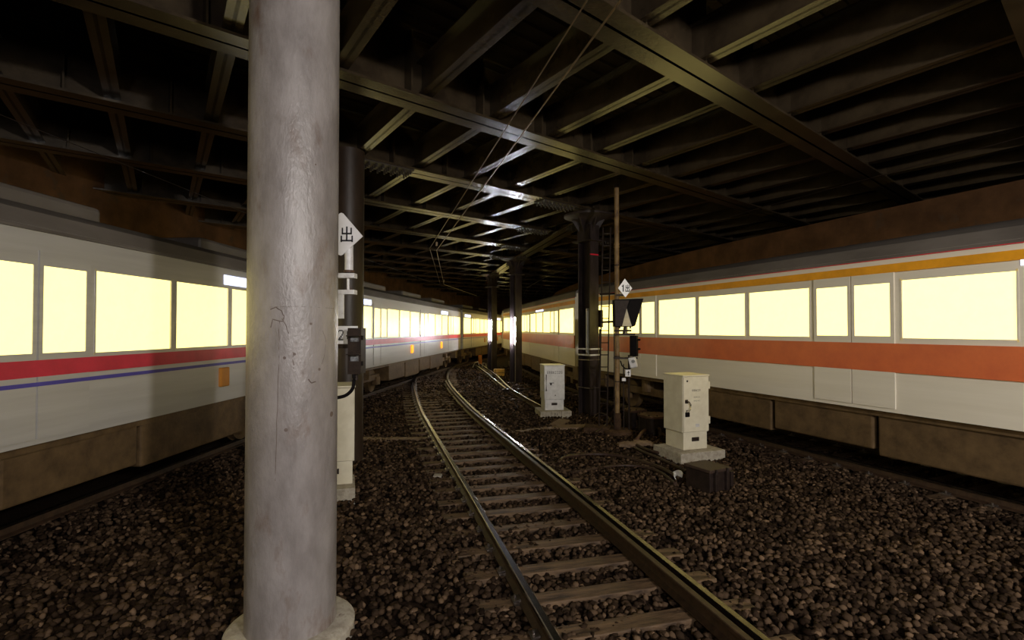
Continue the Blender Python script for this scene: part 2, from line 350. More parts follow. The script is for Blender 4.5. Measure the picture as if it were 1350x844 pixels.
# ================================================================== tracks
RP = [(-.0625, -.150), (.0625, -.150), (.0625, -.138), (.012, -.118), (.009, -.045), (.033, -.036), (.034, -.006), (.026, 0), (-.026, 0), (-.034, -.006), (-.033, -.036), (-.009, -.045), (-.012, -.118), (-.0625, -.138)]
RMI = [0] * len(RP); RMI[6] = RMI[7] = RMI[8] = 1
RMI[5] = RMI[9] = 1
smb = MB(); smb.box(-1.2, 1.2, -.10, .10, -.32, SB); SLEEPER = smb.mesh('sleeper', 'sleeper', bevel=.012)
cmb = MB(); cmb.box(-.11, .11, -.08, .08, 0, .012)
for s in (-1, 1):
    cmb.obox((s * .078, 0, .022), (.034, 0, -.007 * s), (0, .05, 0), (0, 0, .008)); cmb.cyl((s * .085, 0, .01), (s * .085, 0, .06), .014, 6)
CLIP = cmb.mesh('rail_clip', 'clip')
def track(name, label, curve, y0, y1, gauge=1.5, sp=.565, phase=0.0, clips_to=20, skip=lambda y: False):
    t = thing(name, (0, 0, 0), 0, label, 'railway track')
    for o in (-gauge / 2, gauge / 2):
        mb = MB(); mb.sweep(curve.path(y0, y1, o), RP, RMI); mb.build('rail', ['rail', 'railhead'], t)
    a, b = curve.s_of_y(y0), curve.s_of_y(y1); s = a + phase
    while s < b:
        p = curve.at(s); d = curve.tan(s)
        if not skip(p.y):
            sl = link('sleeper', SLEEPER, t, (p.x, p.y, random.uniform(-.006, .002)), math.atan2(d.y, d.x) - math.pi / 2 + random.uniform(-.008, .008))
            if p.y < clips_to:
                for o in (-gauge / 2, gauge / 2): link('rail_clip', CLIP, sl, (o, 0, SB))
        s += sp
    return t
tm = track('curved_track', 'curved railway track with wooden sleepers and a check rail between the trains', MAIN, -3, 33.5, phase=.30, clips_to=24)
mb = MB(); mb.sweep(MAIN.path(-3, 23.0, .75 - .135), [(o, z + .012) for o, z in RP], RMI); q = mb.build('check_rail', ['rail', 'rail'], tm)
track('left_branch_track', 'railway track under the silver train with a red belt', LEFT, -6, 56, clips_to=0, skip=lambda y: y < 14 or 27 < y < 34)
track('outer_track', 'railway track under the cream train with an orange red belt', RIGHT, -4, 58, clips_to=14, skip=lambda y: y > 40 or y < 6)

# old rails lying on the ballast between the tracks and the column row
def rails_between():
    pts = [gp(627, 481, -.02), gp(640, 490, -.02), gp(655, 502, -.02), gp(667, 511.5, -.02)]
    t = thing('switch_rail_pair', (0, 0, 0), 0, 'pair of worn rails curving past the column foot on the ballast', 'rail')
    c1 = catmull([(p.x, p.y) for p in pts], .4); mb = MB(); mb.sweep([(p.x, p.y) for p in reversed(c1)], [(o, z - .02) for o, z in RP], RMI); mb.build('rail', ['rail', 'railhead'], t)
    pts = [gp(633, 479.5, -.02), gp(652, 492, -.02), gp(670, 509, -.02), gp(690, 522, -.02), gp(713, 534.5, -.02)]
    c2 = catmull([(p.x, p.y) for p in pts], .4); mb = MB(); mb.sweep([(p.x, p.y) for p in reversed(c2)], [(o, z - .02) for o, z in RP], RMI); mb.build('rail', ['rail', 'railhead'], t)
    e = gp(667, 511.5, -.02); mb = MB(); mb.box(e.x - .12, e.x + .12, e.y - .15, e.y + .12, -.2, -.06); mb.build('rail_stop', 'dark_iron', t, bevel=.01)
    for py in (490, 500, 512, 524):
        k = np.interp(py, [480, 492, 509, 522, 534], [634, 652, 670, 690, 712]); g = gp(k, py, SB)
        link('sleeper', SLEEPER, t, (g.x, g.y, -.035), math.radians(12)).scale = (.5, 1, 1)
    e = gp(630, 486, -.2)
    t2 = thing('point_rod_crank', e, 0, 'small pale metal point crank lying at the rail ends', 'crank')
    mb = MB(); mb.tube([(-.35, 0, .02), (-.2, .1, .35), (.0, .1, .42), (.12, .05, .05)], .035); mb.tube([(.25, 0, .02), (.33, .1, .35), (.5, .1, .3), (.55, 0, .03)], .035); mb.build('crank_arm', 'clip', t2)
    mb = MB(); mb.box(-.5, .6, -.12, .12, -.02, .04); mb.build('base_plate', 'dark_iron', t2)
rails_between()

# ================================================================== columns
def hcolumn(px, py, tube, label, group='built-up steel columns'):
    g = gp(px, py, -.2); t = thing('steel_column', (g.x, g.y, -.2), GA, label, 'column')
    fw, dep = .175, .235                              # half flange width (along U), half depth (along V); the -Y flange faces the camera
    for s in (-1, 1):
        mb = MB(); mb.box(-fw, fw, s * dep - .014, s * dep + .014, 0, 5.35); mb.build('flange', 'steel', t, bevel=.004)
    mb = MB(); mb.box(-.012 + .05, .012 + .05, -dep, dep, 0, 5.35); mb.build('web', 'steel', t)
    mb = MB(); mb.box(-.34, .34, -.4, .4, -.12, .025); mb.build('base_plate', 'dark_iron', t, bevel=.008)
    mb = MB(); mb.box(-.30, .30, -.36, .36, 5.02, 5.06); mb.box(-.2, .2, -.25, .25, 5.06, 5.5); mb.build('neck_plate', 'steel', t, bevel=.006)
    mb = MB(); mb.lathe([(.20, 5.36), (.21, 5.52), (.30, 5.63), (.62, 5.72), (.70, 5.75), (.70, 5.80), (.2, 5.80)], n=32); mb.build('capital', 'steel', t, smooth=True)
    for k in range(6):
        a = k * math.pi / 3 + .3; c, s = math.cos(a), math.sin(a); mb = MB()
        mb.prism([(c * .22 - s * .012, s * .22 + c * .012, 5.25), (c * .5 - s * .012, s * .5 + c * .012, 5.72), (c * .22 - s * .012, s * .22 + c * .012, 5.72)], (s * .024, -c * .024, 0)); mb.build('gusset', 'steel', t)
    mb = MB()                                         # lamp on the web, facing the curved track
    mb.box(-.01, .038, -.10, .10, 1.75, 3.10); fx = mb.build('lamp_fixture', 'reflector', t, bevel=.008)
    mb = MB(); mb.cyl((-.055, 0, 1.82), (-.055, 0, 3.03), .026, 12); mb.build('fluorescent_tube', 'tube_on' if tube else 'tube_off', fx, smooth=True)
    mb = MB(); mb.cyl((-.055, 0, 1.77), (-.055, 0, 1.82), .024, 12); mb.cyl((-.055, 0, 3.03), (-.055, 0, 3.08), .024, 12); mb.build('lamp_holder', 'clip', fx)
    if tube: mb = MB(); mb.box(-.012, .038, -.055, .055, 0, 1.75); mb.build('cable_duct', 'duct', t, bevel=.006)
    return t
c1 = hcolumn(776, 548, False, 'thick dark steel column with grey straps beside the ladder and signal mast')
c2 = hcolumn(680, 505, True, 'dark steel column with a lit tube standing in front of the black rods')
c3 = hcolumn(649, 489, True, 'dark steel column with a lit tube standing beside the yellow crate')
# straps, junction box and conduit on the nearest one
for z, m_ in ((1.93, 'whitepost'), (1.76, 'whitepost'), (1.62, 'clip'), (.82, 'clip')):
    mb = MB(); h = .022 if m_ == 'whitepost' else .012
    mb.box(-.2, .3 if m_ == 'whitepost' else .19, -.265, -.249, z - h, z + h); mb.box(-.2, -.184, -.265, .25, z - h, z + h); mb.build('strap', m_, c1, bevel=.003)
mb = MB(); mb.tube([(-.1, -.16, 0.02), (-.1, -.16, 3.6), (-.1, -.16, 5.0)], .02); mb.build('conduit', 'dark_iron', c1)
mb = MB(); mb.box(.18, .28, -.32, -.14, 2.55, 3.05); mb.build('junction_box', 'dark_iron', c1, bevel=.012)
mb = MB(); mb.box(-.16, .16, -.256, -.249, 4.62, 4.66); tag(mb.build('red_mark', 'crimson', c1), 'thin red mark')  # narrow crimson bar across the front flange, high on the column
mb = MB(); mb.tube([(.24, -.22, 2.5), (.24, -.2, 1.2), (.24, -.22, .05)], .022); mb.build('conduit', 'dark_iron', c1)
# longitudinal girders on the column row, with bolted splices
def colpos(t): return Vector((t.location.x, t.location.y, 0))
pc = [colpos(c1), colpos(c2), colpos(c3)]
for a, b in ((pc[0], pc[1]), (pc[1], pc[2])):
    mb = MB(); girder(mb, a + (b - a) * .02, b - (b - a) * .02, .56, ZB - .10, 6.5); g = mb.build('row_girder', 'girder', ceiling)
    d = (b - a).normalized(); n = d.cross(Vector((0, 0, 1))); mb = MB()
    for e, s in ((a, 1), (b, -1)):
        for i in range(7):
            for j in (-.15, -.05, .05, .15):
                q = e + d * s * (.75 + i * .13) + n * j; mb.cyl((q.x, q.y, ZB - .17), (q.x, q.y, ZB - .09), .022, 6)
    tag(mb.build('bolt_row', 'bolt', g), kind='stuff')
gird = [o for o in bpy.data.objects if o.name.startswith('girder')]
for c, us in ((12.65, (1.5, -3.4)), (16.6, (.9, 4.2)), (20.7, (.1,)), (24.2, (-.6,))):
    g = gird[INTER.index(c)]; mb = MB()
    for u in us:
        cc = Vector((0, c, 0)) + U * u
        mb.obox((cc.x, cc.y, ZB - .012), U * .6, V * .22, (0, 0, .012))
        for i in range(8):
            for j in (-.18, -.06, .06, .18):
                q = cc + U * (-.52 + i * .15) + V * j; mb.cyl((q.x, q.y, ZB - .10), (q.x, q.y, ZB - .01), .022, 6)
    tag(mb.build('bolt_row', 'bolt', g), kind='stuff')

# big round grey column close to the camera
def round_column(px_edge, d, r, label, m_, name, top=5.7, base=True):
    t_ang = (px_edge - W / 2) / F
    x = t_ang * d - r * math.sqrt(1 + t_ang ** 2)
    t = thing(name, (x, d, -.225), 0, label, 'column')
    mb = MB(); n = 72; prof = [(r, z) for z in np.linspace(0, top + .2, 14)]; mb.lathe(prof, n=n); mb.build('shaft', m_, t, smooth=True)
    return t
big = round_column(445.5, 4.3, .35, 'wide round grey painted column with stains and cracks', 'colconc', 'round_column')
mb = MB(); mb.lathe([(.50, -.05), (.50, .10), (.46, .13), (.35, .13)], n=48); mb.build('footing', 'conc', big, smooth=True)
def on_big(px, py, proud=.0):
    r = ray(px, py); c = Vector((big.location.x, big.location.y)); R = .35 + proud
    a = r.x ** 2 + r.y ** 2; b = -2 * (r.x * c.x + r.y * c.y); cc = c.length_squared - R * R
    t = (-b - math.sqrt(max(0, b * b - 4 * a * cc))) / (2 * a); return Vector((r.x * t - big.location.x, r.y * t - big.location.y, EYE + r.z * t - big.location.z))
mb = MB()
def crack(pts, r):
    fine = []
    for (a, b), (c, d) in zip(pts, pts[1:]):
        for k in range(4): fine.append((a + (c - a) * k / 4 + random.uniform(-.6, .6), b + (d - b) * k / 4))
    fine.append(pts[-1]); mb.tube([on_big(x, y, -r * .45) for x, y in fine], r, 6)
crack([(368, 424), (368, 470), (366, 520), (364, 590), (363, 634)], .0028)
crack([(357, 408), (364, 405), (371, 410), (375, 417), (373, 424), (367, 423), (360, 421), (357, 432)], .004)
crack([(372, 420), (377, 428), (381, 440)], .003)
crack([(356, 405), (390, 404), (430, 406), (444, 407)], .0016)
crack([(386, 464), (387, 486)], .003); crack([(425, 436), (430, 450), (427, 470), (424, 480)], .0022); crack([(406, 500), (411, 505), (416, 503)], .005)
crack([(437, 240), (437, 241)], .002)
tag(mb.build('surface_crack', 'stain', big), 'dark cracks and drip marks')
for px, py, r in ((410, 427, .010), (375, 472, .012), (388, 467, .012), (421, 487, .011), (377, 567, .014), (437, 546, .022), (416, 217, .007)):
    mb = MB(); c = on_big(px, py, 0); nn = Vector((c.x, c.y, 0)).normalized(); mb.cyl(c - nn * .003, c + nn * .001, r, 10); mb.build('stain_spot', 'stain', big)

dk = round_column(479.5, 9.8, .30, 'slim dark brown round column behind the cream relay cabinet', 'steelround', 'round_column')
mb = MB(); mb.lathe([(.34, -.05), (.34, .06), (.30, .08)], n=40); mb.build('footing', 'steelround', dk, smooth=True)

# ================================================================== trains
CARL = 18.0
def make_car(name, label, group, side, roofm, win, wz, belts, disp, lamps, und):
    t = thing(name, (0, 0, 0), 0, label, 'train car', group); HW = 1.4; L2 = CARL / 2 - .15; Z0, Z1, Z2 = 1.02, 3.44, 3.86
    doors = (-5.9, 0.0, 5.9); dw = .68
    wins = []
    for a, b, n in ((-8.72, -6.66, 1), (-5.14, -.76, 3), (.76, 5.14, 3), (6.66, 8.72, 1)):
        w_ = (b - a - .07 * (n - 1)) / n
        for k in range(n): wins.append((a + k * (w_ + .07), a + k * (w_ + .07) + w_))
    mb = MB(); W0, W1 = wz
    for s in (-1, 1):
        y0, y1 = sorted((s * HW, s * (HW - .06)))
        mb.box(-L2, L2, y0, y1, Z0, W0); mb.box(-L2, L2, y0, y1, W1, Z1)
        ed = [-L2] + [q for w_ in wins for q in w_] + [L2]
        for a, b in zip(ed[::2], ed[1::2]): mb.box(a, b, y0, y1, W0, W1)
    for s in (-1, 1): mb.box(s * L2 - .04, s * L2 + .04, -HW + .05, HW - .05, Z0, Z1 + .1)
    body = mb.build('body', side, t)
    mb = MB(); arc = []
    for k in range(13):
        a = math.pi * k / 12; arc.append((-L2 - .02, HW * 1.005 * math.cos(a), Z1 - .03 + (Z2 - Z1) * math.sin(a) ** .55))
    mb.prism(arc, (2 * L2 + .04, 0, 0)); roof = mb.build('roof', roofm, t, smooth=True)
    mb = MB(); mb.box(-1.5, 1.5, -.85, .85, Z2 - .12, Z2 + .13); ACM = mb.mesh('air_conditioner', roofm, bevel=.06)
    for x in ((-5.2, 0, 5.2) if lamps else ()): link('air_conditioner', ACM, t, (x, 0, 0))
    gut = MB(); gut.box(-L2, L2, HW - .005, HW + .03, Z1 - .05, Z1 - .02); GM = gut.mesh('rain_gutter', roofm)
    wm = {}
    for s in (-1, 1):
        link('rain_gutter', GM, t, None, 0 if s > 0 else math.pi)
        for a, b in wins:
            key = round(b - a, 2)
            if key not in wm:
                q = MB(); q.box(-(b - a) / 2, (b - a) / 2, -.012, .012, W0, W1); pane = q.mesh('window_pane', win)
                q = MB(); h = (b - a) / 2
                q.box(-h, h, -.015, .035, W0, W0 + .025); q.box(-h, h, -.015, .035, W1 - .025, W1); q.box(-h, -h + .025, -.015, .035, W0, W1); q.box(h - .025, h, -.015, .035, W0, W1)
                wm[key] = (pane, q.mesh('window_frame', side))
            o = link('window', wm[key][1], t, ((a + b) / 2, s * (HW - .03), 0), 0 if s > 0 else math.pi); link('window_pane', wm[key][0], o)
        for x in doors:
            if 'door' not in wm:
                q = MB()
                for h in (-1, 1):
                    x0, x1 = sorted((h * .012, h * dw)); m0, m1 = sorted((h * .06, h * (dw - .06)))
                    q.box(x0, x1, -.01, .018, Z0 + .06, W0 + .05); q.box(x0, x1, -.01, .018, W1 - .05, W1 + .12)
                    q.box(x0, m0, -.01, .018, W0 + .05, W1 - .05); q.box(m1, x1, -.01, .018, W0 + .05, W1 - .05)
                dm = q.mesh('door', side); q = MB(); q.box(.06, dw - .06, -.008, .008, W0 + .05, W1 - .05); wm['door'] = (dm, q.mesh('door_window', win))
            o = link('door', wm['door'][0], t, (x, s * (HW + .004), 0), 0 if s > 0 else math.pi)
            for h in (0, 1): link('door_window', wm['door'][1], o, None if h else (-dw, 0, 0))
        for nm, z0, z1, bm_ in belts:
            q = MB(); y0, y1 = sorted((s * (HW - .01), s * (HW + .026)))
            q.box(-L2, L2, y0, y1, z0, z1); q.build(nm, bm_, t)
        for x in disp:
            q = MB(); y0, y1 = sorted((s * (HW - .02), s * (HW + .012))); q.box(x - .8, x + .8, y0, y1, Z1 - .34, Z1 - .17); tag(q.build('destination_display', 'display', t), 'lit bluish white display strip')
        for x in lamps:
            q = MB(); y0, y1 = sorted((s * (HW - .02), s * (HW + .05))); q.box(x - .13, x + .13, y0, y1, 1.28, 1.62); tag(q.build('side_lamp', 'lampamber', t, bevel=.02), 'lit amber side lamp')
    mb = MB(); mb.box(-L2, L2, -1.3, 1.3, .92, Z0 + .03); mb.build('underframe', und, t)
    for k, (x0, x1, z) in enumerate(((-4.5, -2.5, .34), (-2.42, -.3, .28), (-.22, 1.7, .36), (1.78, 4.5, .30), (-8.7, -8.0, .5), (8.0, 8.7, .5))):
        for s in (-1, 1):
            q = MB(); y0, y1 = sorted((s * .55, s * 1.25)); q.box(x0, x1, y0, y1, z, .95); q.build('equipment_box', und, t, bevel=.03)
    q = MB(); R = .41
    for s in (-1, 1): q.cyl((0, s * .70, R), (0, s * .82, R), R, 28); q.cyl((0, s * .68, R), (0, s * .70, R), R + .028, 28)
    q.cyl((0, -.7, R), (0, .7, R), .07, 12); WS = q.mesh('wheelset', und, smooth=True)
    q = MB()
    for s in (-1, 1):
        q.box(-1.35, 1.35, s * .95 - .06, s * .95 + .06, .45, .66)
        for x in (-1.05, 1.05): q.box(x - .17, x + .17, s * .98 - .1, s * .98 + .1, .27, .56)
        q.cyl((0, s * .95, .55), (0, s * .95, .92), .19, 16)
    q.box(-.2, .2, -.95, .95, .5, .93); BG = q.mesh('bogie', und, bevel=.02)
    for x in (-6.2, 6.2):
        o = link('bogie', BG, t, (x, 0, 0))
        for dx in (-1.05, 1.05): link('wheelset', WS, o, (dx, 0, 0))
    q = MB(); q.box(L2 + .0, L2 + .42, -.55, .55, 1.05, 3.1); q.build('gangway', 'rubber', t, bevel=.05)
    q = MB(); q.cyl((L2 - .2, 0, .85), (L2 + .42, 0, .85), .09, 10); q.build('coupler', und, t)
    return t
def place_train(proto, curve, centres, labels):
    index_children()
    for i, (s, lb) in enumerate(zip(centres, labels)):
        o = proto if i == 0 else copy_tree(proto)
        a, b = curve.at(s - 6.2), curve.at(s + 6.2); m_ = (a + b) / 2; d = b - a
        o.location = (m_.x, m_.y, 0); o.rotation_euler[2] = math.atan2(d.y, d.x); o['label'] = lb
left = make_car('silver_train_car', '', 'cars of the silver train', 'silver', 'roof', 'winL', (1.98, 3.06),
                (('red_belt', 1.77, 1.955, 'red'), ('blue_line', 1.665, 1.71, 'blue')), (-7.6, 4.3), (-2.0, 3.5), 'under')
s0 = LEFT.s_of_y(5.8)
place_train(left, LEFT, (s0, s0 + 18.45, s0 + 36.9), ('silver train car with a red belt passing behind the slim brown column',
            'silver red-belted train car whose amber lamps show over the curved track', 'silver red-belted train car farthest down the curve behind the steel columns'))
index_children()                                       # only the car over the curved track shows its amber lamps lit
for car in [o for o in bpy.data.objects if o.name.startswith('silver_train_car') and 'amber' not in o.get('label', '')]:
    for o in CH.get(car.name, []):
        if o.name.startswith('side_lamp'):
            o.material_slots[0].link = 'OBJECT'; o.material_slots[0].material = M['lampamber_off']; o['label'] = 'unlit amber side lamp'
right = make_car('cream_train_car', '', 'cars of the cream train', 'traincream', 'roof', 'winR', (2.14, 3.06),
                 (('orange_red_belt', 1.64, 2.08, 'orangered'), ('crimson_line', 3.38, 3.415, 'crimson'), ('orange_line', 3.17, 3.30, 'orangeline')), (-3.0,), (), 'under')
s1 = RIGHT.s_of_y(9.0)
place_train(right, RIGHT, (s1, s1 + 18.45, s1 + 36.9), ('cream train car with an orange red belt behind the cream relay cabinet',
            'cream orange-belted train car showing between the steel columns', 'cream orange-belted train car farthest away beyond the column row'))

# ================================================================== relay cabinets
def cabinet(px, py, wid, dep, hgt, rz, m_, label, name, plinth, px_h=0.3, front_text=None, style='handle'):
    g = gp(px, py, -.2); t = thing(name, (g.x, g.y, -.22), rz, label, 'cabinet')
    pw, pd, ph = plinth
    mb = MB(); mb.box(-pw / 2, pw / 2, -.12, pd - .12, -.02, ph); pl = mb.build('plinth', 'conc', t, bevel=.012)
    b0 = ph; b1 = ph + hgt * .235; b2 = ph + hgt; x0, x1 = -wid / 2, wid / 2; y0 = .08; y1 = y0 + dep
    mb = MB(); mb.box(x0 + .025, x1 - .025, y0 + .03, y1 - .03, b0, b1); bs = mb.build('base_box', m_, t, bevel=.006)
    mb = MB(); mb.box(x0 + wid * .36, x0 + wid * .64, y0 + .022, y0 + .032, b0 + .47 * (b1 - b0), b0 + .70 * (b1 - b0)); mb.build('vent_plate', 'dark_iron', bs)
    mb = MB(); mb.box(x0, x1, y0 + .02, y1, b1, b2); mb.build('body', m_, t, bevel=.006)
    mb = MB(); mb.box(x0 - .012, x1 + .012, y0 - .012, y1 + .012, b2 - .005, b2 + .022); mb.build('lid', m_, t, bevel=.006)
    mb = MB(); mb.box(x0 + .008, x1 - .008, y0 - .006, y0 + .022, b1 + .012, b2 - .012); dr = mb.build('door', m_, t, bevel=.006)
    yf = y0 - .006
    return t, dr, dict(x0=x0, x1=x1, yf=yf, y0=y0, y1=y1, b0=b0, b1=b1, b2=b2)
# right: cream cabinet
t, dr, c = cabinet(922, 608, .60, .60, 1.40, math.radians(20), 'cream', 'cream relay cabinet on a concrete plinth beside the black trackside box', 'relay_cabinet', (1.02, .86, .22))
hx = c['x0'] + .07; hz = c['b1'] + .44
mb = MB(); mb.tube([(hx, c['yf'] - .005, hz + .16), (hx + .03, c['yf'] - .05, hz + .15), (hx + .06, c['yf'] - .055, hz + .10), (hx + .05, c['yf'] - .05, hz + .02), (hx + .02, c['yf'] - .03, hz - .04)], .014); mb.build('handle', 'chrome', dr, smooth=True)
mb = MB(); mb.box(hx - .035, hx + .03, c['yf'] - .015, c['yf'], hz + .12, hz + .19); mb.build('handle_rose', 'dark_iron', dr, bevel=.008)
mb = MB(); mb.box(hx - .03, hx + .045, c['yf'] - .04, c['yf'], hz - .13, hz - .05); mb.tube([(hx - .015, c['yf'] - .02, hz - .05), (hx - .01, c['yf'] - .02, hz - .01), (hx + .025, c['yf'] - .02, hz - .01), (hx + .03, c['yf'] - .02, hz - .05)], .006); mb.build('padlock', 'black', dr)
for z in (c['b1'] + .22, c['b2'] - .18):
    mb = MB(); mb.box(c['x1'] - .012, c['x1'] + .022, c['yf'] - .004, c['yf'] + .03, z - .07, z + .07); mb.build('hinge', 'cream', dr)
mb = MB(); mb.cyl((c['x0'] + .09, c['yf'] - .006, c['b2'] - .09), (c['x0'] + .09, c['yf'] + .003, c['b2'] - .09), .018, 10); mb.build('emblem', 'dark_iron', dr)
mb = MB(); xc = (c['x0'] + c['x1']) / 2 + .0
glyphs(mb, [G_BOX, G_GATE, G_TREE, G_WORK, G_1], (xc, c['yf'], c['b2'] - .27), (1, 0, 0), (0, 0, 1), (0, -1, 0), .04)
glyphs(mb, [G_1, G_2, G_BOX, G_WORK, G_1], (xc + .01, c['yf'], c['b2'] - .40), (1, 0, 0), (0, 0, 1), (0, -1, 0), .024, .4)
glyphs(mb, [G_1, G_BOX, G_0, G_1, G_WORK], (xc + .01, c['yf'], c['b2'] - .47), (1, 0, 0), (0, 0, 1), (0, -1, 0), .024, .4)
mb.build('lettering', 'ink', dr)
mb = MB(); mb.box(xc - .02, xc + .07, c['yf'] - .002, c['yf'] + .001, c['b1'] + .10, c['b1'] + .16); mb.build('rating_plate', 'grey_cab', dr)
# middle: silver cabinet
t, dr, c = cabinet(732, 550, .60, .62, 1.27, math.radians(8), 'grey_cab', 'silver grey relay cabinet with black lettering beside the steel column', 'relay_cabinet', (.90, .86, .20))
for x in (c['x0'] + .05,):
    mb = MB(); mb.tube([(x, c['yf'], c['b1'] + .72), (x, c['yf'] - .06, c['b1'] + .72), (x, c['yf'] - .06, c['b1'] + .26), (x, c['yf'], c['b1'] + .26)], .010); mb.build('door_bar', 'dark_iron', dr)
    mb = MB(); mb.tube([(c['x0'], c['y0'] + .1, c['b1'] + .72), (c['x0'] - .06, c['y0'] + .1, c['b1'] + .72), (c['x0'] - .06, c['y0'] + .1, c['b1'] + .26), (c['x0'], c['y0'] + .1, c['b1'] + .26)], .010); mb.build('side_bar', 'grey_cab', t)
mb = MB(); mb.box(-.15, -.02, c['yf'] - .014, c['yf'], c['b1'] + .475, c['b1'] + .49); mb.box(-.13, -.09, c['yf'] - .03, c['yf'], c['b1'] + .42, c['b1'] + .475); mb.build('lock', 'dark_iron', dr)
mb = MB(); mb.cyl((.02, c['yf'] - .01, c['b1'] + .13), (.02, c['yf'], c['b1'] + .13), .016, 8); mb.build('key_hole', 'dark_iron', dr)
mb = MB(); glyphs(mb, [G_BOX, G_1, G_GATE, G_TREE, G_WORK, G_0, G_2, G_BOX], (.0, c['yf'], c['b2'] - .19), (1, 0, 0), (0, 0, 1), (0, -1, 0), .075, .04, aspect=.72); mb.build('lettering', 'ink', dr)
mb = MB(); glyphs(mb, [G_1, G_2], (.0, -.12, .12), (1, 0, 0), (0, 0, 1), (0, -1, 0), .06); mb.build('plinth_number', 'ink', t)
for x in (-.14, .16):
    mb = MB(); mb.box(x - .004, x + .004, -.122, -.117, 0, .2); mb.build('plinth_joint', 'concdark', t)
# left: cream cabinet partly behind the big column
g0 = gp(447, 662, -.2)
t, dr, c = cabinet(438.5, 662, .60, .60, 1.43, math.radians(18), 'cream', 'cream relay cabinet in front of the slim brown round column', 'relay_cabinet', (.62, .74, .23))

# ================================================================== left signal mast (mostly hidden by the big column)
D = 6.0
mast = thing('signal_mast', (dp(428, 400, D + .12).x, D + .12, -.22), 0, 'signal mast with a white diamond sign and number plate behind the wide round column', 'signal')
ML = mast.location
def lp(px, py, d=D): return dp(px, py, d) - ML
mb = MB(); mb.cyl((0, 0, 0), (0, 0, 3.3), .055, 16); mb.build('post', 'dark_iron', mast, smooth=True)
mb = MB(); mb.lathe([(.2, -.04), (.2, .08), (.06, .1)], n=20); mb.build('footing', 'concdark', mast, smooth=True)
mb = MB(); P = [(450, 280.5), (452.5, 281.5), (478.3, 311.5), (451.5, 336), (449, 337), (446.5, 336), (419.7, 311.5), (447.5, 281.5)]
mb.prism([lp(*p, D) for p in P], (0, .012, 0)); pl = mb.build('diamond_plate', 'white', mast)
mb = MB(); q = lp(457.2, 308.8, D); glyphs(mb, [G_OUT], q, (1, 0, 0), (0, 0, 1), (0, -1, 0), .178, th=.003, aspect=.83); tag(mb.build('lettering', 'ink', pl), 'black character on the diamond')
mb = MB(); mb.cyl(lp(460, 322, D + .05), lp(460, 357.5, D + .05), .050, 18); mb.build('sign_post', 'whitepost', mast, smooth=True)
mb = MB(); a = lp(460, 356.5, D + .05); mb.cyl(a, a - Vector((0, 0, .025)), .062, 18); mb.build('post_flange', 'rust_iron', mast)
for y0, y1 in ((360, 366.5), (382, 388)):
    mb = MB(); a, b = lp(424, y0, D), lp(467, y1, D); mb.box(a.x, b.x, a.y, a.y + .12, b.z, a.z); mb.build('bracket_arm', 'whitepost', mast, bevel=.004)
    for px in (446, 456, 463):
        e = lp(px, y0, D + .05); q = MB(); q.cyl(e, e + Vector((0, 0, .012)), .012, 6); q.build('bolt', 'rust_iron', mast)
mb = MB(); mb.cyl(lp(459, 366, D + .05), lp(459, 383, D + .05), .016, 8); mb.build('stud', 'whitepost', mast)
mb = MB(); a, b = lp(443, 387, D), lp(452.5, 420, D); mb.box(a.x, b.x, a.y + .01, a.y + .035, b.z, a.z); mb.build('drop_plate', 'whitepost', mast)
mb = MB(); a, b = lp(434, 430, D), lp(471, 453.5, D); mb.box(a.x, b.x, a.y + .01, a.y + .022, b.z, a.z); pl = mb.build('number_plate', 'white', mast)
mb = MB(); q = lp(454.7, 442, D); q.y = a.y + .01; glyphs(mb, [G_2, G_0], q, (1, 0, 0), (0, 0, 1), (0, -1, 0), .122, .25, th=.003, aspect=.58); mb.build('lettering', 'ink', pl)
# two-window signal box
mb = MB(); a, b = lp(458.5, 432.5, D - .12), lp(475.5, 493.5, D - .12)
xm = (a.x + b.x) / 2
def fr(y): return lp(470, y, D - .12).z
w1 = (fr(443.5), fr(450.5)); w2 = (fr(468), fr(476.5)); xi0, xi1 = a.x + .022, b.x - .022
mb.box(a.x, b.x, a.y + .06, a.y + .2, b.z, a.z)
mb.box(a.x, xi0, a.y, a.y + .06, b.z, a.z); mb.box(xi1, b.x, a.y, a.y + .06, b.z, a.z)
for z0, z1 in ((b.z, w2[1]), (w2[0], w1[1]), (w1[0], a.z)): mb.box(xi0, xi1, a.y, a.y + .06, z0, z1)
sb = mb.build('lamp_box', 'dark_iron', mast)
for z1, z0 in (w1, w2):
    q = MB(); q.box(xi0, xi1, a.y + .035, a.y + .058, z0, z1); q.build('lamp_glass', 'glass_dark', sb)
    q = MB(); q.box(xi0 - .02, xi1 + .02, a.y - .07, a.y + .005, z1, z1 + .012); q.build('hood', 'dark_iron', sb)
for z in (fr(445), fr(479)):
    q = MB(); q.box(b.x, b.x + .014, a.y + .02, a.y + .06, z - .03, z + .02); q.build('latch', 'black', sb)
q = MB(); q.box(0, a.x + .02, a.y + .15, a.y + .2, fr(460), fr(455)); q.build('box_arm', 'dark_iron', mast)
q = MB(); pts = [lp(468.5, 493, D - .02), lp(467.5, 503, D - .05), lp(464, 513, D - .1), lp(457, 520.5, D - .1), lp(448, 524, D - .1), lp(438, 524, D - .05), lp(430, 520, D)]
q.tube([Vector((p.x, p.y, 0)) for p in catmull([(p.x, p.z) for p in pts], .02)] and [Vector((p.x, pts[0].y - .06, p.y)) for p in catmull([(p.x, p.z) for p in pts], .02)], .020, 10); q.build('cable', 'black', mast, smooth=True)
q = MB(); e = lp(469, 493, D - .02); q.cyl(e + Vector((0, 0, .01)), e - Vector((0, 0, .07)), .034, 12); q.build('cable_gland', 'dark_iron', sb)

